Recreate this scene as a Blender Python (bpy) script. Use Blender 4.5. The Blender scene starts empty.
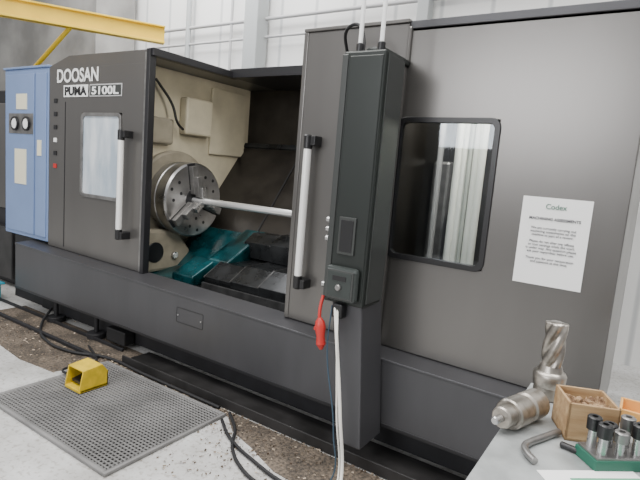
import bpy, bmesh, random
from math import *
from mathutils import Vector, Matrix
random.seed(4)
S=bpy.context.scene
COL=bpy.context.collection
# ---------------- helpers ----------------
def empty(name,loc=(0,0,0)):
    o=bpy.data.objects.new(name,None); COL.objects.link(o); o.empty_display_size=.1
    return o
def mat(name,col,rough=.5,metal=0.,var=.0,scale=8.,col2=None,bump=0.,bscale=60.,rvar=0.,emit=None,es=0.,stretch=(1,1,1),coat=0.,spec=.5):
    m=bpy.data.materials.new(name); m.use_nodes=True
    nt=m.node_tree; b=nt.nodes['Principled BSDF']
    b.inputs['Base Color'].default_value=(*col,1); b.inputs['Roughness'].default_value=rough; b.inputs['Metallic'].default_value=metal
    b.inputs['Specular IOR Level'].default_value=spec
    if coat: b.inputs['Coat Weight'].default_value=coat; b.inputs['Coat Roughness'].default_value=.12
    tc=nt.nodes.new('ShaderNodeTexCoord'); mp=nt.nodes.new('ShaderNodeMapping'); mp.inputs['Scale'].default_value=stretch
    nt.links.new(tc.outputs['Object'],mp.inputs[0])
    if var or col2:
        n=nt.nodes.new('ShaderNodeTexNoise'); n.inputs['Scale'].default_value=scale; n.inputs['Detail'].default_value=6
        nt.links.new(mp.outputs[0],n.inputs['Vector'])
        r=nt.nodes.new('ShaderNodeValToRGB'); r.color_ramp.elements[0].position=.35; r.color_ramp.elements[1].position=.65
        c2=col2 if col2 else tuple(max(0,c*(1+var)) for c in col)
        c1=col if col2 else tuple(c*(1-var) for c in col)
        r.color_ramp.elements[0].color=(*c1,1); r.color_ramp.elements[1].color=(*c2,1)
        nt.links.new(n.outputs['Fac'],r.inputs[0]); nt.links.new(r.outputs[0],b.inputs['Base Color'])
        if rvar:
            mr=nt.nodes.new('ShaderNodeMapRange'); mr.inputs['To Min'].default_value=rough-rvar; mr.inputs['To Max'].default_value=rough+rvar
            nt.links.new(n.outputs['Fac'],mr.inputs['Value']); nt.links.new(mr.outputs[0],b.inputs['Roughness'])
    if bump:
        n2=nt.nodes.new('ShaderNodeTexNoise'); n2.inputs['Scale'].default_value=bscale; n2.inputs['Detail'].default_value=5
        nt.links.new(mp.outputs[0],n2.inputs['Vector'])
        bp=nt.nodes.new('ShaderNodeBump'); bp.inputs['Strength'].default_value=bump; bp.inputs['Distance'].default_value=.01
        nt.links.new(n2.outputs['Fac'],bp.inputs['Height']); nt.links.new(bp.outputs[0],b.inputs['Normal'])
    if emit: b.inputs['Emission Color'].default_value=(*emit,1); b.inputs['Emission Strength'].default_value=es
    return m
def finish(name,bm,m,parent,smooth=False,bevel=0.,seg=2):
    bmesh.ops.recalc_face_normals(bm,faces=bm.faces)
    me=bpy.data.meshes.new(name); bm.to_mesh(me); bm.free()
    if isinstance(m,(list,tuple)):
        for k in m: me.materials.append(k)
    else: me.materials.append(m)
    o=bpy.data.objects.new(name,me); COL.objects.link(o)
    if parent: o.parent=parent
    if smooth:
        for p in me.polygons: p.use_smooth=True
    if bevel:
        md=o.modifiers.new('b','BEVEL'); md.width=bevel; md.segments=seg; md.limit_method='ANGLE'; md.angle_limit=radians(40)
        md.harden_normals=False
    return o
def box(name,x0,x1,y0,y1,z0,z1,m,parent=None,bevel=0.004,rot=None):
    bm=bmesh.new(); bmesh.ops.create_cube(bm,size=1)
    for v in bm.verts:
        v.co=Vector(((v.co.x+.5)*(x1-x0)+x0,(v.co.y+.5)*(y1-y0)+y0,(v.co.z+.5)*(z1-z0)+z0))
    if rot:
        c=Vector(((x0+x1)/2,(y0+y1)/2,(z0+z1)/2)); M=Matrix.Rotation(rot[1],4,rot[0])
        for v in bm.verts: v.co=M@(v.co-c)+c
    return finish(name,bm,m,parent,bevel=bevel)
def prism(name,pts,axis,a0,a1,m,parent=None,bevel=0.004):
    bm=bmesh.new()
    def mk(p,a):
        if axis=='y': return (p[0],a,p[1])
        if axis=='x': return (a,p[0],p[1])
        return (p[0],p[1],a)
    A=[bm.verts.new(mk(p,a0)) for p in pts]; B=[bm.verts.new(mk(p,a1)) for p in pts]
    bm.faces.new(A); bm.faces.new(B[::-1])
    n=len(pts)
    for i in range(n): bm.faces.new((A[i],A[(i+1)%n],B[(i+1)%n],B[i]))
    return finish(name,bm,m,parent,bevel=bevel)
def hexa(name,bot,top,m,parent=None,bevel=.004):
    bm=bmesh.new(); A=[bm.verts.new(p) for p in bot]; B=[bm.verts.new(p) for p in top]
    bm.faces.new(A);bm.faces.new(B[::-1])
    for i in range(4): bm.faces.new((A[i],A[(i+1)%4],B[(i+1)%4],B[i]))
    return finish(name,bm,m,parent,bevel=bevel)
def lathe(name,p0,p1,prof,m,parent=None,seg=40,cap=True):
    p0=Vector(p0); d=(Vector(p1)-p0); d.normalize()
    q=d.to_track_quat('Z','Y')
    bm=bmesh.new(); rings=[]
    for t,r in prof:
        rings.append([bm.verts.new(p0+q@Vector((r*cos(2*pi*i/seg),r*sin(2*pi*i/seg),t))) for i in range(seg)])
    for a,b in zip(rings[:-1],rings[1:]):
        for i in range(seg): bm.faces.new((a[i],a[(i+1)%seg],b[(i+1)%seg],b[i]))
    if cap: bm.faces.new(rings[0]); bm.faces.new(rings[-1][::-1])
    o=finish(name,bm,m,parent,smooth=True)
    md=o.modifiers.new('e','EDGE_SPLIT'); md.split_angle=radians(35)
    return o
def cyl(name,p0,p1,r,m,parent=None,seg=32,ch=0.003):
    L=(Vector(p1)-Vector(p0)).length; ch=min(ch,r*.3,L*.3)
    return lathe(name,p0,p1,[(0,r-ch),(ch,r),(L-ch,r),(L,r-ch)],m,parent,seg)
def tube(name,pts,r,m,parent=None,cyc=False):
    cu=bpy.data.curves.new(name,'CURVE'); cu.dimensions='3D'; cu.bevel_depth=r; cu.bevel_resolution=4; cu.resolution_u=10; cu.use_fill_caps=True
    sp=cu.splines.new('BEZIER'); sp.bezier_points.add(len(pts)-1)
    for b,p in zip(sp.bezier_points,pts): b.co=p; b.handle_left_type=b.handle_right_type='AUTO'
    sp.use_cyclic_u=cyc
    cu.materials.append(m); o=bpy.data.objects.new(name,cu); COL.objects.link(o)
    if parent:o.parent=parent
    return o
def text(name,s,x,y,z,size,m,parent,width=None,bold=0.,align='LEFT',rotx=pi/2,rotz=0.):
    cu=bpy.data.curves.new(name,'FONT'); cu.body=s; cu.size=size; cu.extrude=.0006; cu.offset=bold; cu.align_x=align
    cu.materials.append(m); o=bpy.data.objects.new(name,cu); COL.objects.link(o); o.location=(x,y,z); o.rotation_euler=(rotx,0,rotz)
    if width:
        bpy.context.view_layer.update(); w=o.dimensions.x
        if w>0: o.scale=(width/w,1,1)
    o.parent=parent
    return o
def rrect(x0,x1,z0,z1,r,n=6):
    P=[]
    for cx,cz,a in((x1-r,z1-r,0),(x0+r,z1-r,pi/2),(x0+r,z0+r,pi),(x1-r,z0+r,3*pi/2)):
        for i in range(n+1):
            t=a+pi/2*i/n; P.append((cx+r*cos(t),cz+r*sin(t)))
    return P
def ringprism(name,outer,inner,y0,y1,m,parent,bevel=.003):
    bm=bmesh.new(); n=len(outer)
    vs=[[bm.verts.new((p[0],y,p[1])) for p in P] for P in(outer,inner) for y in(y0,y1)]
    o0,o1,i0,i1=vs
    for i in range(n):
        j=(i+1)%n
        bm.faces.new((o0[i],o0[j],i0[j],i0[i])); bm.faces.new((o1[i],i1[i],i1[j],o1[j]))
        bm.faces.new((o0[i],o1[i],o1[j],o0[j])); bm.faces.new((i0[i],i0[j],i1[j],i1[i]))
    return finish(name,bm,m,parent,bevel=bevel)
def panel_with_hole(name,x0,x1,z00,z01,z1,wx0,wx1,wz0,wz1,y0,y1,m,parent):
    O=[(x0,z00),(x1,z01),(x1,z1),(x0,z1)]; I=[(wx0,wz0),(wx1,wz0),(wx1,wz1),(wx0,wz1)]
    return ringprism(name,O,I,y0,y1,m,parent,bevel=.004)

# ---------------- materials ----------------
M_body=mat('machine_grey_paint',(.160,.154,.147),.30,.70,var=.05,scale=2.5,rvar=.04,stretch=(1,1,.25))
M_apron=mat('machine_apron_paint',(.066,.066,.071),.38,.4,var=.10,scale=4,rvar=.06,stretch=(1,1,.3))
M_dark=mat('dark_trim',(.012,.012,.014),.4)
M_base=mat('base_dark',(.012,.012,.014),.6,var=.3,scale=6)
M_tray=mat('tray_dark',(.020,.019,.019),.5,var=.45,scale=5)
M_black=mat('black_plastic',(.01,.01,.011),.35)
M_rubber=mat('rubber_black',(.010,.010,.011),.6)
M_pend=mat('pendant_grey',(.020,.024,.022),.36,.3,var=.05,scale=5)
M_pend2=mat('pendant_side',(.058,.062,.060),.33,.4)
M_pend3=mat('pendant_box',(.035,.042,.040),.35,.2)
M_white=mat('white_paint',(.8,.81,.8),.4)
M_silver=mat('handle_silver',(.85,.85,.83),.28,.2)
M_steel=mat('steel',(.5,.5,.5),.27,.95,var=.12,scale=9,rvar=.08)
M_chuck=mat('chuck_steel',(.36,.355,.35),.30,.92,var=.2,scale=7,rvar=.08)
M_steel2=mat('steel_dull',(.26,.255,.25),.38,.8,var=.2,scale=12,rvar=.08)
M_tool=mat('tool_steel_worn',(.34,.315,.28),.34,.85,var=.3,scale=25,rvar=.08)
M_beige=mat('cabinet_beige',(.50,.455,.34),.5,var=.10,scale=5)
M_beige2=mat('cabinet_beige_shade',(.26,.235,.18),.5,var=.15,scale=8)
M_inner=mat('inner_dark_sheet',(.024,.021,.018),.33,.4,var=.3,scale=5,rvar=.08)
M_way=mat('way_cover',(.035,.037,.039),.28,.7,var=.4,scale=7,rvar=.08)
M_way2=mat('way_cover_edge',(.12,.12,.12),.3,.8,var=.3,scale=9)
M_teal=mat('coolant_teal',(.004,.045,.052),.22,.2,var=.75,scale=5)
M_blue=mat('cabinet_blue',(.18,.26,.45),.45,var=.04,scale=3)
M_blue2=mat('cabinet_blue_dark',(.10,.16,.32),.45)
M_yel=mat('crane_yellow',(.80,.54,.03),.45,var=.06,scale=4)
M_yel2=mat('pedal_yellow',(.66,.46,.02),.45,var=.12,scale=20)
M_paper=mat('paper',(.88,.88,.87),.7)
M_ink=mat('ink',(.06,.06,.07),.7)
M_cream=mat('label_cream',(.75,.72,.55),.6)
M_red=mat('red_plastic',(.45,.025,.02),.4)
M_bench=mat('bench_steel',(.38,.40,.40),.40,.3,var=.18,scale=10,rvar=.1,bump=.1,bscale=80)
M_wood=mat('box_wood',(.30,.18,.085),.65,col2=(.44,.30,.16),scale=6,stretch=(1,8,8),bump=.15)
M_rag=mat('box_filling',(.16,.09,.05),.9,col2=(.45,.31,.18),scale=30,bump=.8,bscale=50)
M_green=mat('rack_green',(.015,.11,.07),.5)
M_orange=mat('orange_plastic',(.75,.40,.12),.5)
M_conduit=mat('conduit_grey',(.45,.45,.45),.5)
M_colm=mat('steel_column_grey',(.40,.42,.42),.5)
M_fillE=mat('fill_emit',(1,1,1),.5,emit=(1,.93,.8),es=6)  # glow for the added, unseen fill tubes

def glassmat(name,tint,ior,rough=.03):
    m=bpy.data.materials.new(name); m.use_nodes=True; nt=m.node_tree; nt.nodes.clear()
    o=nt.nodes.new('ShaderNodeOutputMaterial'); t=nt.nodes.new('ShaderNodeBsdfTransparent'); t.inputs[0].default_value=(*tint,1)
    g=nt.nodes.new('ShaderNodeBsdfGlossy'); g.inputs['Roughness'].default_value=rough
    g.inputs[0].default_value=(.9,.95,1,1)
    fr=nt.nodes.new('ShaderNodeFresnel'); fr.inputs[0].default_value=ior
    mx=nt.nodes.new('ShaderNodeMixShader'); nt.links.new(fr.outputs[0],mx.inputs[0]); nt.links.new(t.outputs[0],mx.inputs[1]); nt.links.new(g.outputs[0],mx.inputs[2]); nt.links.new(mx.outputs[0],o.inputs[0])
    return m
M_glass=glassmat('window_glass',(.92,.94,.94),1.55)

def wallmat():
    m=bpy.data.materials.new('wall_cladding'); m.use_nodes=True; nt=m.node_tree; b=nt.nodes['Principled BSDF']; b.inputs['Roughness'].default_value=.5
    tc=nt.nodes.new('ShaderNodeTexCoord'); w=nt.nodes.new('ShaderNodeTexWave'); w.bands_direction='X'; w.inputs['Scale'].default_value=.55; w.wave_profile='SIN'
    nt.links.new(tc.outputs['Object'],w.inputs['Vector'])
    r=nt.nodes.new('ShaderNodeValToRGB'); r.color_ramp.elements[0].position=.0; r.color_ramp.elements[1].position=.03
    r.color_ramp.elements[0].color=(.55,.56,.56,1); r.color_ramp.elements[1].color=(.82,.82,.80,1)
    nt.links.new(w.outputs['Fac'],r.inputs[0]); nt.links.new(r.outputs[0],b.inputs['Base Color'])
    return m
M_wall=wallmat()
def floormat():
    m=bpy.data.materials.new('concrete_floor'); m.use_nodes=True; nt=m.node_tree; b=nt.nodes['Principled BSDF']; b.inputs['Roughness'].default_value=.55
    tc=nt.nodes.new('ShaderNodeTexCoord')
    n=nt.nodes.new('ShaderNodeTexNoise'); n.inputs['Scale'].default_value=2.2; n.inputs['Detail'].default_value=9; n.inputs['Roughness'].default_value=.65
    nt.links.new(tc.outputs['Object'],n.inputs['Vector'])
    r=nt.nodes.new('ShaderNodeValToRGB'); r.color_ramp.elements[0].position=.3; r.color_ramp.elements[1].position=.62
    r.color_ramp.elements[0].color=(.32,.31,.29,1); r.color_ramp.elements[1].color=(.58,.58,.57,1)
    nt.links.new(n.outputs['Fac'],r.inputs[0])
    v=nt.nodes.new('ShaderNodeTexNoise'); v.inputs['Scale'].default_value=40; v.inputs['Detail'].default_value=4
    nt.links.new(tc.outputs['Object'],v.inputs['Vector'])
    r2=nt.nodes.new('ShaderNodeValToRGB'); r2.color_ramp.elements[0].position=.36; r2.color_ramp.elements[1].position=.46
    r2.color_ramp.elements[0].color=(.5,.46,.4,1); r2.color_ramp.elements[1].color=(1,1,1,1)
    nt.links.new(v.outputs['Fac'],r2.inputs[0])
    mx=nt.nodes.new('ShaderNodeMixRGB'); mx.blend_type='MULTIPLY'; mx.inputs[0].default_value=.55
    nt.links.new(r.outputs[0],mx.inputs[1]); nt.links.new(r2.outputs[0],mx.inputs[2]); nt.links.new(mx.outputs[0],b.inputs['Base Color'])
    return m
M_floor=floormat()
M_debris=mat('chip_debris',(.050,.043,.036),.8,col2=(.16,.13,.10),scale=60,bump=.4,bscale=90)
nt=M_debris.node_tree; b=nt.nodes['Principled BSDF']
src=b.inputs['Base Color'].links[0].from_socket
tc=nt.nodes.new('ShaderNodeTexCoord'); nn=nt.nodes.new('ShaderNodeTexNoise'); nn.inputs['Scale'].default_value=4; nt.links.new(tc.outputs['Object'],nn.inputs['Vector'])
rr=nt.nodes.new('ShaderNodeValToRGB'); rr.color_ramp.elements[0].position=.35; rr.color_ramp.elements[0].color=(.6,.58,.56,1); rr.color_ramp.elements[1].position=.65; rr.color_ramp.elements[1].color=(1.35,1.3,1.25,1)
nt.links.new(nn.outputs['Fac'],rr.inputs[0]); mx=nt.nodes.new('ShaderNodeMixRGB'); mx.blend_type='MULTIPLY'; mx.inputs[0].default_value=1
nt.links.new(src,mx.inputs[1]); nt.links.new(rr.outputs[0],mx.inputs[2]); nt.links.new(mx.outputs[0],b.inputs['Base Color'])
M_chip=mat('chips_bright',(.34,.28,.21),.4,.6,col2=(.1,.07,.05),scale=20)

# ---------------- room ----------------
box('floor',-14,6,-8,3.2,-.1,0,M_floor,bevel=0)
box('wall_back',-14,6,3.0,3.2,0,5.5,M_wall,bevel=0)
box('trim_1',-14,6,2.97,3.0,2.02,2.06,M_conduit,bevel=.01)

sd=empty('swarf_debris')
prism('dirt_layer',[(-5.25,-.44),(-4.7,-.60),(-4.3,-.70),(-3.9,-.74),(-3.5,-.70),(-3.42,-.325),(-2.1,-.325),(-1.95,-.44),(-1.75,-.50),(-1.5,-.60),(-1.2,-.62),(-.8,-.56),(-.2,-.5),(-.2,-.27),(-3.32,-.27),(-3.32,-.02),(-5.25,-.02)],'z',0.0,.003,M_debris,sd,0)
bm=bmesh.new()
for i in range(1900):
    x=random.uniform(-5.2,-.5); y=random.gauss(-.42,.14)
    if -3.45<x<-2.1: y=-.32+random.random()*.045
    elif x>-3.4: y=min(y,-.275)
    if i%6==0: x=random.uniform(-2.1,-1.2); y=random.uniform(-1.0,-.35)
    s=random.uniform(.003,.009); a=random.uniform(0,pi)
    d=Vector((cos(a)*s,sin(a)*s,0)); e=Vector((-sin(a)*s*.4,cos(a)*s*.4,random.uniform(0,s)))
    c=Vector((x,y,.006+random.random()*.004))
    bm.faces.new([bm.verts.new(c+q) for q in(-d-e*.3,d-e*.3,d+e,-d+e)])
finish('metal_chips',bm,M_chip,sd)
dt=empty('drip_tray')
box('tray_pan',-3.3,-.2,-.25,.0,.004,.03,M_tray,dt,.006)
box('tray_lip',-3.3,-.2,-.262,-.25,.004,.07,M_tray,dt,.003)
ch=empty('floor_channel')
box('rail_front',-5.6,-3.5,-.36,-.33,.004,.03,M_base,ch,.003)
box('rail_back',-5.6,-3.5,-.12,-.10,.004,.03,M_base,ch,.003)

# ---------------- anti fatigue mat ----------------
rm=empty('rubber_mat')
M_mat=mat('mat_grey',(.185,.182,.178),.6,var=.18,scale=4)
bm=bmesh.new(); nx,ny=46,34; X0,X1,Y0,Y1=-3.36,-2.13,-1.18,-.35
V=[[bm.verts.new((X0+(X1-X0)*i/nx,Y0+(Y1-Y0)*j/ny,.018)) for j in range(ny+1)] for i in range(nx+1)]
for i in range(nx):
    for j in range(ny): bm.faces.new((V[i][j],V[i+1][j],V[i+1][j+1],V[i][j+1]))
g=finish('grid',bm,M_mat,rm)
w=g.modifiers.new('w','WIREFRAME'); w.thickness=.0125; w.use_replace=True; w.use_even_offset=False
box('underside',X0,X1,Y0,Y1,.002,.006,mat('mat_hole',(.03,.028,.026),.8),rm,0)
for k,(a,b_,c,d) in enumerate(((X0-.02,X0+.01,Y0-.02,Y1+.02),(X1-.01,X1+.02,Y0-.02,Y1+.02),(X0,X1,Y0-.02,Y0+.01),(X0,X1,Y1-.01,Y1+.02))):
    box('edge_%d'%k,a,b_,c,d,.003,.022,M_mat,rm,.004)

# ---------------- foot pedal ----------------
fp=empty('foot_pedal')
cx,cy=-3.08,-.69
zb=.031; hw=.088
prof=[(.10,0),(-.10,0),(-.11,.02),(-.085,.145),(.055,.158),(.10,.10)]
for s,n in((-hw,'cheek_l'),(hw-.01,'cheek_r')):
    prism(n,[(cy+p[0],zb+p[1]) for p in prof],'x',cx+s,cx+s+.01,M_yel2,fp,.002)
prism('hood_top',[(cy-.085,zb+.145),(cy+.055,zb+.158),(cy+.10,zb+.10),(cy+.10,zb+.09),(cy+.052,zb+.147),(cy-.083,zb+.135)],'x',cx-hw+.004,cx+hw-.004,M_yel2,fp,.001)
box('pedal_base',cx-hw,cx+hw,cy-.11,cy+.10,zb-.004,zb+.015,M_yel2,fp,.003)
box('pedal_back',cx-hw,cx+hw,cy+.09,cy+.10,zb,zb+.10,M_yel2,fp,.002)
prism('treadle',[(cy-.07,zb+.03),(cy-.07,zb+.05),(cy+.08,zb+.08),(cy+.08,zb+.06)],'x',cx-hw+.02,cx+hw-.02,M_black,fp,.002)
tube('pedal_cable',[(cx-hw+.005,cy+.02,.06),(cx-.2,cy+.0,.05),(cx-.34,cy+.02,.03),(cx-.38,cy+.1,.02),(cx-.28,cy+.2,.014),(cx-.36,cy+.3,.014),(cx-.7,cy+.45,.014)],.008,M_rubber,fp)

# ---------------- LATHE ----------------
L=empty('cnc_lathe')
ZB=lambda x: .70-(x+5.2)*.0155
ZT=2.455
wx0,wx1,wz0,wz1=-4.333,-3.757,1.226,1.964
hx0,hx1=-4.873,-3.424
panel_with_hole('housing_front',hx0,hx1,ZB(hx0),ZB(hx1),2.357,wx0,wx1,wz0,wz1,0,.05,M_body,L)
prism('housing_brow',[(hx0,2.355),(hx1,2.355),(hx1,ZT),(-4.55,ZT+.01),(hx0+.02,2.385)],'y',-.0,.06,M_body,L,.002)
box('housing_roof',-4.55,hx1,.04,1.65,ZT-.035,ZT,M_body,L,.004)
box('housing_side_left',hx0,hx0+.04,.02,1.65,ZB(hx0),2.36,M_body,L,0)
ringprism('door_window_frame',rrect(wx0,wx1,wz0,wz1,.05),rrect(wx0+.03,wx1-.03,wz0+.03,wz1-.03,.03),-.012,.02,M_steel2,L)
M_pane_refl=mat('pane_reflection',(.36,.43,.50),.08,0,col2=(.66,.70,.73),scale=2.2,stretch=(3,1,.8),spec=1.)  # pale bluish streaks paint reflections into the pane colour
prism('door_window_pane',rrect(wx0+.025,wx1-.025,wz0+.025,wz1-.025,.03),'y',.0,.006,M_pane_refl,L,0)
box('housing_edge_trim',hx1-.03,hx1+.012,-.012,.05,ZB(hx1)-.01,ZT+.005,M_dark,L,.004)
box('housing_edge_strip',hx1-.055,hx1-.032,-.006,.0,ZB(hx1),ZT-.02,M_steel2,L,.002)
box('door_seam',-4.60,-4.592,-.003,.0,.72,2.06,M_dark,L,0)
for k in range(6):
    box('button_%d'%k,-4.78,-4.73,-.008,.0,1.45+k*.12,1.49+k*.12,[M_red,M_black,M_white,M_black,M_black,M_black][k],L,.003)
text('brand_text','DOOSAN',-4.74,-.004,2.235,.16,M_white,L,width=.64,bold=.004)
box('model_plate',-4.62,-4.24,-.006,-.002,2.10,2.205,M_white,L,.002)
text('model_text','PUMA',-4.60,-.009,2.118,.10,M_dark,L,width=.34,bold=.004)
box('model_plate_b',-4.215,-3.76,-.006,-.002,2.10,2.205,M_conduit,L,.002)
box('model_plate_c',-4.205,-3.77,-.008,-.005,2.11,2.195,M_pend2,L,.001)
text('model_number','5100L',-4.18,-.011,2.12,.09,M_white,L,width=.38,bold=.003)
def handle(n,x,z0,z1,y=-.075,par=L):
    cyl(n+'_grip',(x,y,z0+.07),(x,y,z1-.07),.024,M_silver,par)
    for s,z in(('t',z1-.04),('b',z0+.04)):
        sg=1 if s=='t' else -1
        cyl(n+'_cap_'+s,(x,y,z-.045),(x,y,z+.045),.028,M_black,par,ch=.008)
        box(n+'_arm_'+s,x-.02,x+.055,y-.012,.0,z+sg*.01-.03,z+sg*.01+.03,M_black,par,.006)
handle('door_handle_left',-3.655,.93,1.82)
handle('door_handle_right',-1.80,.88,1.83,y=-.085)
dx0,dx1=-1.92,-1.235
prism('sliding_door',[(dx0,ZB(dx0)),(dx1,ZB(dx1)),(dx1,ZT),(dx0,ZT)],'y',-.02,.04,M_body,L,.006)
box('sliding_door_edge',dx0-.012,dx0+.02,-.026,.10,ZB(dx0),ZT,M_body,L,.005)
box('sliding_door_edge_seal',dx0-.02,dx0-.004,.0,.08,ZB(dx0),ZT,M_dark,L,.003)
box('sliding_door_topcap',dx0-.01,dx1,-.03,.3,ZT-.0,ZT+.02,M_body,L,.003)
Wx0,Wx1,Wz0,Wz1=-1.255,-.689,1.164,1.957
rx=-.09
panel_with_hole('panel_right',-1.30,rx,ZB(-1.3),ZB(rx),ZT,Wx0+.01,Wx1-.01,Wz0+.01,Wz1-.01,0,.05,M_body,L)
box('panel_right_top_lip',dx1,rx,-.010,.05,ZT-.03,ZT+.012,M_apron,L,.004)
box('panel_right_side',rx-.04,rx,.02,1.65,.2,ZT,M_body,L,0)
box('right_roof',dx1,rx,.0,1.65,ZT-.04,ZT,M_body,L,0)
box('back_sheet',-4.87,rx,1.65,1.7,.2,ZT,M_base,L,0)
box('roof_back',hx1,dx1,.95,1.65,ZT-.04,ZT-.0,M_dark,L,0)
box('roof_rail',hx1,dx1,.88,.96,ZT-.05,ZT+.03,M_dark,L,.004)
box('roof_rail_side',hx1-.02,hx1+.04,.0,.96,ZT-.05,ZT+.01,M_dark,L,.004)
ringprism('panel_window_frame',rrect(Wx0,Wx1,Wz0,Wz1,.05),rrect(Wx0+.03,Wx1-.03,Wz0+.03,Wz1-.03,.03),-.01,.03,M_black,L)
prism('panel_window_pane',rrect(Wx0+.025,Wx1-.025,Wz0+.025,Wz1-.025,.03),'y',.004,.010,M_glass,L,0)
box('tail_cavity_back',-1.26,rx-.05,.9,.92,.65,2.4,M_inner,L,0)
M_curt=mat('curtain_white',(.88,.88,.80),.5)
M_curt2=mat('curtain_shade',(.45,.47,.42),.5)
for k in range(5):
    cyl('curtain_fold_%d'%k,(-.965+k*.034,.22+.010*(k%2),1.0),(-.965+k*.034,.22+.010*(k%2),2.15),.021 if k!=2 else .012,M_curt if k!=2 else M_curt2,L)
box('tail_unit',-1.24,-1.12,.55,.85,.8,1.75,M_steel2,L,.02)
box('tail_pale_strip',-1.16,-1.13,.40,.44,1.1,2.2,M_conduit,L,.01)  # pale strip, not a lamp, added to lighten the view through the window
box('tail_turret',-1.1,-1.0,.5,.8,.9,1.45,M_way2,L,.04)
po=empty('notice_poster')
box('sheet',-.539,-.230,-.003,-.001,1.155,1.584,M_paper,po,0)
text('logo','Codex',-.385,-.005,1.53,.034,mat('logo_green',(.1,.2,.15),.6),po,align='CENTER',bold=.0005)
text('heading','MACHINING ASSESSMENTS',-.385,-.005,1.475,.019,M_ink,po,align='CENTER',bold=.0004)
body='We are currently carrying out\nmachining assessments on this\nmachine as part of a review.\n\nPlease do not alter any offsets\nor tool settings while the work\nis under way. Any question please\nask your supervisor before use.\n\nThank you for your cooperation\nand patience at this time.'
text('body_text',body,-.385,-.005,1.43,.0165,M_ink,po,align='CENTER')

# apron
prism('apron',[(-5.2,.24),(rx,.24),(rx,ZB(rx)-.02),(-5.2,ZB(-5.2)-.02)],'y',-.146,-.10,M_apron,L,.004)
hexa('apron_ledge',[(-5.2,-.15,ZB(-5.2)-.035),(rx,-.15,ZB(rx)-.035),(rx,.06,ZB(rx)-.035),(-5.2,.06,ZB(-5.2)-.035)],[(-5.2,-.15,ZB(-5.2)-.02),(rx,-.15,ZB(rx)-.02),(rx,.06,ZB(rx)+.002),(-5.2,.06,ZB(-5.2)+.002)],M_apron,L,.003)
box('apron_bottom_lip',-5.2,rx,-.15,-.02,.225,.245,M_dark,L,.002)
ringprism('apron_cover_plate',rrect(-2.83,-2.55,.43,.545,.01),rrect(-2.825,-2.555,.435,.54,.008),-.1475,-.146,M_dark,L,0)
for x in(-2.81,-2.57):
    cyl('plate_screw_%d'%int(-x*100),(x,-.153,.487),(x,-.148,.487),.006,M_steel,L,seg=12)
# base
box('base_frame',-5.1,-.15,.12,1.6,.03,.5,M_base,L,.01)
box('base_plinth',-5.0,-.2,.012,.14,.035,.24,M_base,L,.01)
for k,x in enumerate((-4.6,-3.95)):
    cyl('levelling_foot_%d'%k,(x,-.06,0.004),(x,-.06,.05),.08,M_base,L)
    cyl('levelling_bolt_%d'%k,(x,-.06,.05),(x,-.06,.2),.02,M_base,L)
box('coolant_connector',-3.75,-3.5,-.1,.0,.04,.16,M_rubber,L,.01)
# ---- chamber ----
xl=-3.78
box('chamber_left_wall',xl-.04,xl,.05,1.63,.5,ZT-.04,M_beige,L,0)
box('chamber_back_wall',xl,dx1,1.58,1.62,.5,ZT-.04,M_inner,L,0)
box('chamber_right_wall',-1.30,-1.26,.06,1.6,.5,ZT-.04,M_inner,L,0)
prism('slant_cover',[(1.6,1.84),(1.56,1.84),(.86,.95),(.86,.5),(1.6,.5)],'x',xl,-1.3,M_inner,L,.004)
for k in range(5):
    x=-3.0+k*.36
    prism('slant_seam_%d'%k,[(1.555,1.85),(1.52,1.81),(.84,.945),(.86,.95)],'x',x,x+.014,M_dark,L,0)
prism('slant_top_edge',[(1.58,1.86),(1.54,1.86),(1.52,1.82),(1.54,1.80)],'x',xl,-1.3,M_way,L,.002)
prism('chamber_floor',[(.05,.60),(.86,.60),(.86,.55),(.05,.55)],'x',xl,-1.3,M_way,L,0)
prism('teal_chute',[(.15,.60),(.5,.66),(.9,1.0),(.9,.60)],'x',-3.72,-3.12,M_teal,L,.01)
prism('teal_block',[(.45,.6),(.42,.80),(.72,.96),(.9,1.04),(.9,.6)],'x',-3.12,-2.88,M_teal,L,.02)
prism('teal_rib',[(.2,.6),(.2,.68),(.46,.8),(.46,.6)],'x',-3.3,-3.05,M_teal,L,.01)
for k in range(3):
    x0=-2.96+k*.30; d=.016*k
    xe=x0+.32+(k==2)*.5
    prism('way_cover_%d'%k,[(.26-d,.6),(.24-d,.70+d),(.42-d,.80+d),(.78,.80+d),(.78,.6)],'x',x0,xe,M_way,L,.003)
    prism('way_lip_%d'%k,[(.237-d,.699+d),(.42-d,.802+d),(.70,.802+d),(.70,.798+d),(.42-d,.796+d),(.237-d,.69+d)],'x',x0-.004,x0+.006,M_way2,L,0)
    prism('way_upper_%d'%k,[(.70-d,.82),(.68-d,.96+d),(.80,1.03+d),(.98,1.03+d),(.98,.82)],'x',x0+.02,xe+.02,M_way,L,.003)
    prism('way_upper_lip_%d'%k,[(.677-d,.95+d),(.80,1.032+d),(.9,1.032+d),(.9,1.028+d),(.80,1.026+d),(.677-d,.94+d)],'x',x0+.016,x0+.026,M_way2,L,0)
box('scraper_strip',-2.95,-1.4,.205,.225,.60,.66,M_way2,L,.002)
cyc,czc=.57,1.27; xf=-3.47
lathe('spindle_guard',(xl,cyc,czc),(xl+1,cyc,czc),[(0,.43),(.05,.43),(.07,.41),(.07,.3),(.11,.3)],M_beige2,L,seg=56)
lathe('chuck_body',(xf-.24,cyc,czc),(xf,cyc,czc),[(0,.29),(.01,.33),(.10,.335),(.105,.328),(.115,.328),(.12,.335),(.225,.335),(.24,.32),(.24,.12),(.235,.10),(.12,.095)],M_chuck,L,seg=64)
cyl('chuck_bore',(xf-.02,cyc,czc),(xf-.005,cyc,czc),.098,M_dark,L)
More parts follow.
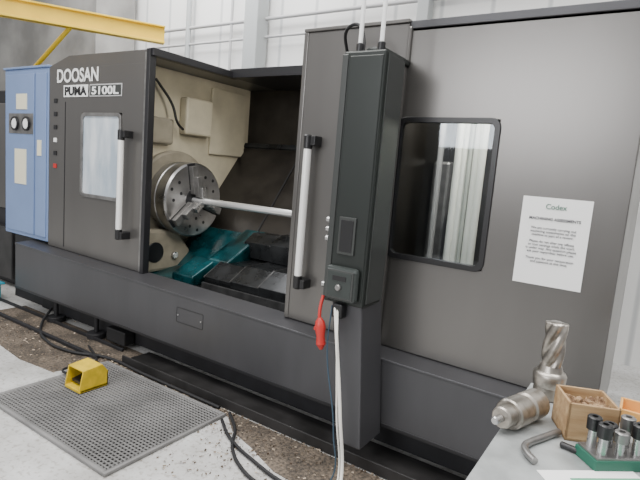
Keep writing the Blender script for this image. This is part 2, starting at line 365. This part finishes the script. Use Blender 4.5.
for k in range(3):
    a=radians(100+120*k); c=Vector((xf,cyc,czc)); u=Vector((0,cos(a),sin(a))); t=Vector((0,-sin(a),cos(a)))
    def jb(n,r0,r1,hw,x0,x1,m):
        P=[c+u*r0-t*hw,c+u*r1-t*hw,c+u*r1+t*hw,c+u*r0+t*hw]
        hexa(n,[p+Vector((x0,0,0)) for p in P],[p+Vector((x1,0,0)) for p in P],m,L,.005)
    jb('jaw_slot_%d'%k,.10,.33,.045,-.02,.002,M_dark)
    jb('jaw_base_%d'%k,.06,.31,.034,-.01,.05,M_steel2)
    jb('jaw_step_%d'%k,.04,.22,.030,.05,.10,M_steel2)
    jb('jaw_tip_%d'%k,.03,.13,.026,.10,.14,M_steel)
    a2=a+radians(60)
    for j,(da,rr_) in enumerate(((-.35,.24),(0,.17),(.35,.24),(0,.28))):
        uu=Vector((0,cos(a2+da),sin(a2+da))); p=c+uu*rr_
        cyl('chuck_screw_%d_%d'%(k,j),p+Vector((-.002,0,0)),p+Vector((.0015,0,0)),.015,M_dark,L,seg=16,ch=.0004)
cyl('workpiece_bar',(xf-.05,cyc,czc),(-1.4,cyc,czc),.03,mat('bar_bright',(.8,.8,.79),.25,.7),L)
box('wall_block_a',xl,xl+.10,.62,.95,1.86,2.2,M_beige,L,.02)
box('wall_block_b',xl,xl+.03,1.0,1.5,1.7,2.35,M_beige,L,.01)
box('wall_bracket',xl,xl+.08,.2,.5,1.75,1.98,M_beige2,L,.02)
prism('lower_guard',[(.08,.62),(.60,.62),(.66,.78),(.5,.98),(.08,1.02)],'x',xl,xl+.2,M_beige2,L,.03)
cyl('lower_guard_hole',(xl+.19,.24,.8),(xl+.21,.24,.8),.09,M_black,L)
cyl('lower_guard_knob',(xl+.2,.45,.76),(xl+.23,.45,.76),.03,M_steel,L)
tube('chamber_hose',[(xl+.05,.3,2.3),(xl+.1,.45,2.1),(xl+.12,.5,1.95),(xl+.08,.6,1.9)],.012,M_rubber,L)
tube('coolant_pipe',[(-1.95,.12,1.0),(-1.97,.1,1.4),(-1.95,.12,1.9)],.012,M_steel2,L)
cyl('chamber_fill_tube',(-1.88,.3,2.38),(-1.35,.3,2.38),.02,M_fillE,L)  # unseen glowing tube added behind the sliding door to light the chamber
cyl('tail_fill_tube',(-1.2,.10,2.37),(-.2,.10,2.37),.018,M_fillE,L)  # unseen glowing tube added above the tail cavity

# ---- column leg + pendant ----
pc=empty('control_pendant')
x0,x1,y0,y1=-1.40,-1.165,-.40,-.19
hexa('leg',[(-1.235,-.40,.19),(-1.10,-.40,.19),(-1.10,-.155,.19),(-1.235,-.155,.19)],[(-1.355,-.385,.95),(-1.175,-.385,.95),(-1.175,-.155,.95),(-1.355,-.155,.95)],M_apron,pc,.006)
box('cabinet',x0,x1,y0,y1,.94,2.225,M_pend,pc,.01)
box('cabinet_side_plate',x1-.002,x1+.006,y0+.03,y1,.96,2.21,M_pend2,pc,.002)
box('cabinet_left_strip',x0-.004,x0+.03,y0-.006,y1-.02,.95,2.21,M_pend2,pc,.004)
box('front_panel',x0+.04,x1-.008,y0-.006,y0+.01,.97,2.2,M_pend,pc,.005)
box('screen_bezel',-1.335,-1.235,y0-.016,y0-.004,1.205,1.40,M_pend2,pc,.004)
box('screen',-1.322,-1.248,y0-.019,y0-.014,1.22,1.385,M_black,pc,.002)
box('switch_box',-1.375,-1.185,y0-.05,y0-.004,.965,1.145,M_pend3,pc,.02)
box('switch_plate',-1.36,-1.2,y0-.056,y0-.048,.98,1.13,M_pend2,pc,.01)
box('switch_inlay',-1.35,-1.21,y0-.058,y0-.055,.99,1.12,M_pend3,pc,.004)
cyl('button_a',(-1.28,y0-.072,1.04),(-1.28,y0-.055,1.04),.016,M_steel2,pc)
box('button_label',-1.32,-1.24,y0-.061,y0-.057,1.075,1.10,M_black,pc,.001)
for z in(1.32,1.37,1.27,1.02):
    cyl('latch_%d'%int(z*100),(x0-.035,y0+.03,z),(x0,y0+.03,z),.016,M_steel,pc,seg=16)
box('arm_bracket',-1.32,-1.22,-.32,.1,2.225,2.26,M_pend,pc,.01)
box('arm_post',-1.32,-1.22,-.018,.10,2.225,2.44,M_body,pc,.01)
for k,x in enumerate((-1.34,-1.22)):
    cyl('gland_%d'%k,(x,-.35,2.22),(x,-.35,2.27),.02,M_black,pc)
    cyl('conduit_%d'%k,(x,-.35,2.27),(x+.0,-.35,5.0),.011,M_white,pc)
tube('loop_hose',[(-1.36,-.28,2.225),(-1.37,-.27,2.32),(-1.43,-.24,2.40),(-1.52,-.2,2.39),(-1.57,-.1,2.31),(-1.58,-.03,2.25)],.009,M_rubber,pc)
M_cab=mat('cable_white',(.82,.80,.74),.5)
tube('white_cable',[(-1.305,-.43,.93),(-1.26,-.47,.8),(-1.18,-.5,.4),(-1.13,-.52,.03),(-1.1,-.62,.012),(-.9,-.8,.012)],.009,M_cab,pc)
tube('white_cable_b',[(-1.29,-.43,.93),(-1.25,-.48,.8),(-1.20,-.5,.4),(-1.15,-.52,.03),(-1.12,-.65,.012),(-.95,-.9,.012)],.005,M_cab,pc)
tube('dark_cable',[(-1.33,-.42,.93),(-1.32,-.45,.7),(-1.21,-.5,.3),(-1.2,-.53,.02),(-1.3,-.7,.012)],.004,mat('cable_blue',(.03,.06,.09),.5),pc)
box('socket',-1.32,-1.26,-.44,-.38,.87,.95,M_black,pc,.01)
tube('air_hose_red',[(-1.39,-.42,.97),(-1.385,-.45,.9),(-1.37,-.46,.8)],.009,M_red,pc)
lathe('air_gun',(-1.375,-.46,.86),(-1.35,-.46,.68),[(0,.010),(.02,.024),(.05,.030),(.1,.022),(.14,.026),(.17,.008)],M_red,pc,seg=16)
box('air_gun_lever',-1.40,-1.34,-.475,-.45,.79,.81,M_red,pc,.004)

# ---------------- blue cabinet ----------------
bc=empty('blue_electrical_cabinet')
bx0,bx1=-5.71,-4.885
box('shell',bx0,bx1,.0,1.5,.72,2.38,M_blue,bc,.008)
box('door_main',bx0+.05,bx1-.24,-.012,.0,.76,2.33,M_blue,bc,.006)
box('door_narrow',bx1-.21,bx1-.02,-.012,.0,.76,2.33,M_blue,bc,.006)
box('seam',bx1-.235,bx1-.215,-.006,.0,.76,2.33,M_blue2,bc,0)
box('top_edge',bx0-.01,bx1+.01,-.015,1.5,2.38,2.40,M_blue,bc,.004)
for k,x in enumerate((-5.46,-5.24)):
    lathe('gauge_%d'%k,(x,-.012,1.85),(x,-.05,1.85),[(0,.07),(.025,.07),(.03,.06),(.02,.05)],M_dark,bc,seg=28)
    cyl('gauge_face_%d'%k,(x,-.03,1.85),(x,-.034,1.85),.05,M_paper,bc)
box('gauge_panel',-5.6,-5.13,-.018,-.012,1.75,1.95,M_steel2,bc,.003)
box('label_a',-5.45,-5.25,-.018,-.012,1.99,2.14,M_cream,bc,0)
box('label_b',-5.48,-5.26,-.018,-.012,1.25,1.6,M_cream,bc,0)
box('label_c',-5.05,-4.98,-.018,-.012,1.55,1.7,M_cream,bc,0)
box('cabinet_foot',bx0,bx1,.1,1.4,0.0,.72,M_base,bc,0)
nm=empty('neighbouring_machine')
box('body',-8.3,-6.0,.3,2.2,0,2.25,M_base,nm,.02)
box('front_door',-7.4,-6.1,.27,.31,.9,2.1,M_body,nm,.01)
box('door_window',-7.1,-6.5,.25,.28,1.3,1.8,M_black,nm,.01)
box('skirt',-8.3,-6.0,.2,.3,.1,.7,M_tray,nm,.01)
bb=empty('teal_bin')
M_bin=mat('bin_teal',(.02,.28,.38),.5)
prism('tub',[(-6.2,-.40),(-5.62,-.40),(-5.62,-.08),(-6.2,-.08)],'z',0.0,.17,M_bin,bb,.02)
box('rim',-6.22,-5.58,-.42,-.06,.17,.19,M_bin,bb,.008)
box('floor_plate',-5.95,-5.28,-.85,-.46,.0,.008,M_colm,None,.003)

# ---------------- overhead ----------------
jc=empty('jib_crane')
d=(Vector((-5.97,2.17,0))-Vector((-7.0,.53,0))).normalized(); n=Vector((-d.y,d.x,0))
def beam(nm_,s0,s1,hw,z0,z1):
    o=Vector((-7.0,.53,0)); P=[o+d*s0-n*hw,o+d*s1-n*hw,o+d*s1+n*hw,o+d*s0+n*hw]
    hexa(nm_,[p+Vector((0,0,z0)) for p in P],[p+Vector((0,0,z1)) for p in P],M_yel,jc,.003)
beam('beam_web',-2.5,1.95,.012,3.19,3.42); beam('beam_flange_low',-2.5,1.95,.07,3.19,3.22); beam('beam_flange_top',-2.5,1.95,.07,3.40,3.42)
tube('brace',[(-6.58,1.2,3.21),(-7.1,1.2,2.93),(-7.62,1.2,2.65),(-8.8,1.2,2.0)],.03,M_yel,jc)
box('mast',-9.0,-8.8,1.1,1.3,0,3.4,M_yel,jc,.01)
beam('beam_tie',-2.5,-2.3,1.2,3.2,3.4)
box('steel_column',-5.0,-4.76,2.72,2.95,0,5.2,M_colm,None,.01)
box('steel_column.001',-2.5,-2.36,2.8,2.95,0,5.2,M_colm,None,.01)
pw=empty('wall_conduits')
for k,(z,r) in enumerate(((3.62,.025),(3.38,.018))):
    cyl('pipe_%d'%k,(-7.2,2.9,z),(1.5,2.9,z),r,M_conduit,pw)
cyl('drop_pipe',(-5.4,2.9,2.0),(-5.4,2.9,5),.02,M_conduit,pw)
cyl('drop_pipe_b',(-6.3,2.9,2.0),(-6.3,2.9,5),.04,M_colm,pw)
box('junction_box',-.02,.12,2.85,2.95,1.55,1.80,M_conduit,pw,.01)
cyl('drop_pipe_c',(.05,2.9,1.80),(.05,2.9,5),.025,M_conduit,pw)
box('mezzanine',-14,-7.6,2.2,2.9,2.6,4.6,mat('mezz_grey',(.30,.295,.28),.6,var=.3,scale=1.2),None,.01)

# ---------------- bench ----------------
be=empty('workbench')
zt=.90
box('top',-.29,1.3,-2.0,-.66,zt-.035,zt,M_bench,be,.004)
for k,(x,y) in enumerate(((-.25,-1.95),(-.25,-.72),(1.25,-1.95),(1.25,-.72))):
    box('leg_%d'%k,x-.03,x+.03,y-.03,y+.03,0,zt-.035,M_colm,be,.004)
box('lower_shelf',-.27,1.27,-1.97,-.7,.25,.28,M_colm,be,.004)
eh=empty('end_mill_holder')
bxp,byp=-.218,-.765
lathe('holder',(bxp,byp,zt),(bxp,byp,zt+1),[(0,.04),(.004,.048),(.045,.048),(.05,.052),(.085,.055),(.095,.05),(.10,.042),(.12,.035)],M_tool,eh)
bm=bmesh.new(); seg=36; N=40; rings=[]
for j in range(N+1):
    z=zt+.12+.15*j/N; tw=j/N*2.6; ring=[]
    for i in range(seg):
        a=2*pi*i/seg; r=.037*(1-.25*(0.5+.5*cos(4*(a))) **2)
        ring.append(bm.verts.new((bxp+r*cos(a+tw),byp+r*sin(a+tw),z)))
    rings.append(ring)
for a,b in zip(rings[:-1],rings[1:]):
    for i in range(seg): bm.faces.new((a[i],a[(i+1)%seg],b[(i+1)%seg],b[i]))
bm.faces.new(rings[-1]); finish('end_mill',bm,M_tool,eh,smooth=True)
lh=empty('tool_holder')
p0=Vector((-.285,-1.15,zt+.046)); p1=Vector((-.210,-.92,zt+.046))
lathe('barrel',p0,p1,[(0,.028),(.004,.032),(.04,.034),(.04,.042),(.045,.046),(.11,.046),(.115,.040),(.13,.040),(.135,.046),(.20,.046),(.205,.042)],M_tool,lh)
cyl('pull_stud',p0-(p1-p0).normalized()*.035,p0,.012,M_steel,lh)
wb=empty('wooden_box')
def rb(n,x0,x1,y0,y1,z0,z1,m,par,c,ang,bev=.002):
    o=box(n,x0,x1,y0,y1,z0,z1,m,par,bev)
    o.location=c; o.rotation_euler=(0,0,ang); return o
c=Vector((-.085,-.965,zt)); A=radians(24); w2,h2=.070,.115
rb('bottom',-w2,w2,-w2,w2,0,.01,M_wood,wb,c,A)
rb('side_a',-w2,w2,-w2,-w2+.008,0,h2,M_wood,wb,c,A); rb('side_b',-w2,w2,w2-.008,w2,0,h2,M_wood,wb,c,A)
rb('side_c',-w2,-w2+.008,-w2,w2,0,h2,M_wood,wb,c,A); rb('side_d',w2-.008,w2,-w2,w2,0,h2,M_wood,wb,c,A)
bm=bmesh.new(); bmesh.ops.create_grid(bm,x_segments=24,y_segments=24,size=w2-.008)
for v in bm.verts: v.co.z=.075+random.uniform(-.008,.012)+.02*(abs(v.co.x)/w2)
o=finish('filling',bm,M_rag,wb,smooth=False); o.location=c; o.rotation_euler=(0,0,A)
bm=bmesh.new()
for k in range(14):
    bmesh.ops.create_icosphere(bm,subdivisions=1,radius=random.uniform(.006,.012),matrix=Matrix.Translation((random.uniform(-.05,.05),random.uniform(-.05,.05),.085)))
o=finish('small_parts',bm,M_rag,wb); o.location=c; o.rotation_euler=(0,0,A)
tk=empty('collet_rack')
c=Vector((.04,-1.07,zt)); A=radians(40)
rb('base',-.13,.13,-.045,.045,0,.03,M_green,tk,c,A,.003); rb('tray',-.125,.125,-.042,.042,.03,.036,M_steel2,tk,c,A,.001)
R=Matrix.Rotation(A,4,'Z')
for k in range(5):
    for j in(-1,1):
        q=c+R@Vector((-.1+k*.05,j*.022,0))
        h=.065+.02*((k+j)%2)
        lathe('collet_%d_%d'%(k,j),q+Vector((0,0,.034)),q+Vector((0,0,1)),[(0,.012),(h*.6,.012)],M_steel,tk,seg=20)
        lathe('cap_%d_%d'%(k,j),q+Vector((0,0,.034+h*.6)),q+Vector((0,0,1)),[(0,.018),(h*.4,.019),(h*.4+.003,.016),(h*.4+.003,.008),(h*.3,.008)],M_black if (k+j)%3 else M_steel2,tk,seg=20)
hk=empty('hex_key')
tube('key',[(-.14,-1.04,zt+.012),(-.175,-1.12,zt+.012),(-.195,-1.165,zt+.012),(-.203,-1.20,zt+.012),(-.19,-1.235,zt+.012),(-.165,-1.265,zt+.012)],.010,M_steel2,hk)
pp=empty('paper_sheets')
rb('sheet_a',-.14,.13,-.045,.075,0,.001,M_paper,pp,(.0,-1.255,zt+.001),radians(40),0)
rb('sheet_b',-.10,.10,-.03,.05,0,.001,mat('green_card',(.12,.35,.22),.6),pp,(.03,-1.245,zt+.003),radians(40),0)
mk=empty('marker_pen'); cyl('barrel',(-.125,-1.11,zt+.0095),(-.075,-1.12,zt+.0095),.009,M_black,mk)
cyl('cap',(-.075,-1.12,zt+.0095),(-.055,-1.125,zt+.0095),.0095,M_steel2,mk)
op=empty('orange_parts_bin')
box('base',.0,.24,-.80,-.68,zt,zt+.008,M_orange,op,.002); box('front',.0,.24,-.80,-.792,zt,zt+.045,M_orange,op,.002); box('back',.0,.24,-.688,-.68,zt,zt+.045,M_orange,op,.002)
box('left',.0,.008,-.80,-.68,zt,zt+.045,M_orange,op,.002); box('right',.232,.24,-.80,-.68,zt,zt+.045,M_orange,op,.002)
hs=empty('floor_hoses')
tube('hose_a',[(-4.7,-.05,.1),(-4.55,-.22,.03),(-4.1,-.42,.02),(-3.75,-.42,.02),(-3.45,-.30,.02),(-3.0,-.30,.02),(-2.2,-.30,.02)],.012,M_rubber,hs)
tube('hose_b',[(-2.1,-.31,.02),(-1.95,-.42,.015),(-1.8,-.6,.015),(-1.6,-.72,.015),(-1.3,-.78,.015),(-1.0,-.9,.015)],.010,M_rubber,hs)
tube('hose_c',[(-2.08,-.40,.015),(-1.9,-.52,.015),(-1.6,-.62,.015),(-1.4,-.66,.015),(-1.1,-.66,.015)],.010,M_rubber,hs)

# ---------------- lights ----------------
def area(n,loc,size,e,col,rot=(0,0,0),sy=None):
    l=bpy.data.lights.new(n,'AREA'); l.energy=e; l.color=col; l.size=size
    if sy: l.shape='RECTANGLE'; l.size_y=sy
    o=bpy.data.objects.new(n,l); COL.objects.link(o); o.location=loc; o.rotation_euler=rot; return o
area('ceiling_light_1',(-2.5,-2.2,5.2),5,300,(1,.98,.95),sy=1.2)
area('ceiling_light_2',(-5.5,1.6,5.2),4,280,(.99,.98,.98),sy=1.5)
area('ceiling_light_3',(1.5,-.5,5.2),3,180,(1,.98,.95),sy=1.5)
area('sheen_fill',(-2.2,-7.2,3.2),3.2,210,(.98,.98,1),rot=(radians(78),0,0),sy=1.8)  # added soft light behind the camera, puts a sheen on the panels
area('chamber_fill',(-1.62,.3,2.35),.5,16,(1,.94,.82),rot=(0,radians(55),0),sy=.1)  # added fill light, hidden by the sliding door, brightens the chamber
area('tail_fill',(-.7,.10,2.34),.8,24,(1,.97,.9),rot=(radians(12),0,0),sy=.06)  # added fill light so the parts behind the right window show
W=bpy.data.worlds.new('w'); S.world=W; W.use_nodes=True
nt=W.node_tree; bg=nt.nodes['Background']
tc=nt.nodes.new('ShaderNodeTexCoord'); sp=nt.nodes.new('ShaderNodeSeparateXYZ'); nt.links.new(tc.outputs['Generated'],sp.inputs[0])
rp=nt.nodes.new('ShaderNodeValToRGB'); mr=nt.nodes.new('ShaderNodeMapRange'); mr.inputs['From Min'].default_value=-.5; mr.inputs['From Max'].default_value=.7
nt.links.new(sp.outputs['Z'],mr.inputs['Value']); nt.links.new(mr.outputs[0],rp.inputs[0])
e=rp.color_ramp.elements; e[0].position=.3; e[0].color=(.18,.18,.18,1); e[1].position=.85; e[1].color=(1.0,1,1.01,1)
k=e.new(.45); k.color=(.46,.46,.47,1)
nt.links.new(rp.outputs[0],bg.inputs[0]); bg.inputs[1].default_value=1.0

# ---------------- camera ----------------
cyv,czv,a,b,r,f=-2.642,1.618,.575,.134,.082,505.219
fw=Vector((-sin(a)*cos(b),cos(a)*cos(b),-sin(b))); rt=Vector((cos(a),sin(a),0)); up=rt.cross(fw)
rt2=rt*cos(r)+up*sin(r); up2=-rt*sin(r)+up*cos(r)
cam=bpy.data.cameras.new('camera'); cam.lens=f/640*36; cam.sensor_width=36; cam.clip_start=.05
co=bpy.data.objects.new('camera',cam); COL.objects.link(co)
Mx=Matrix((( rt2.x,up2.x,-fw.x,0),(rt2.y,up2.y,-fw.y,cyv),(rt2.z,up2.z,-fw.z,czv),(0,0,0,1)))
co.matrix_world=Mx
S.camera=co
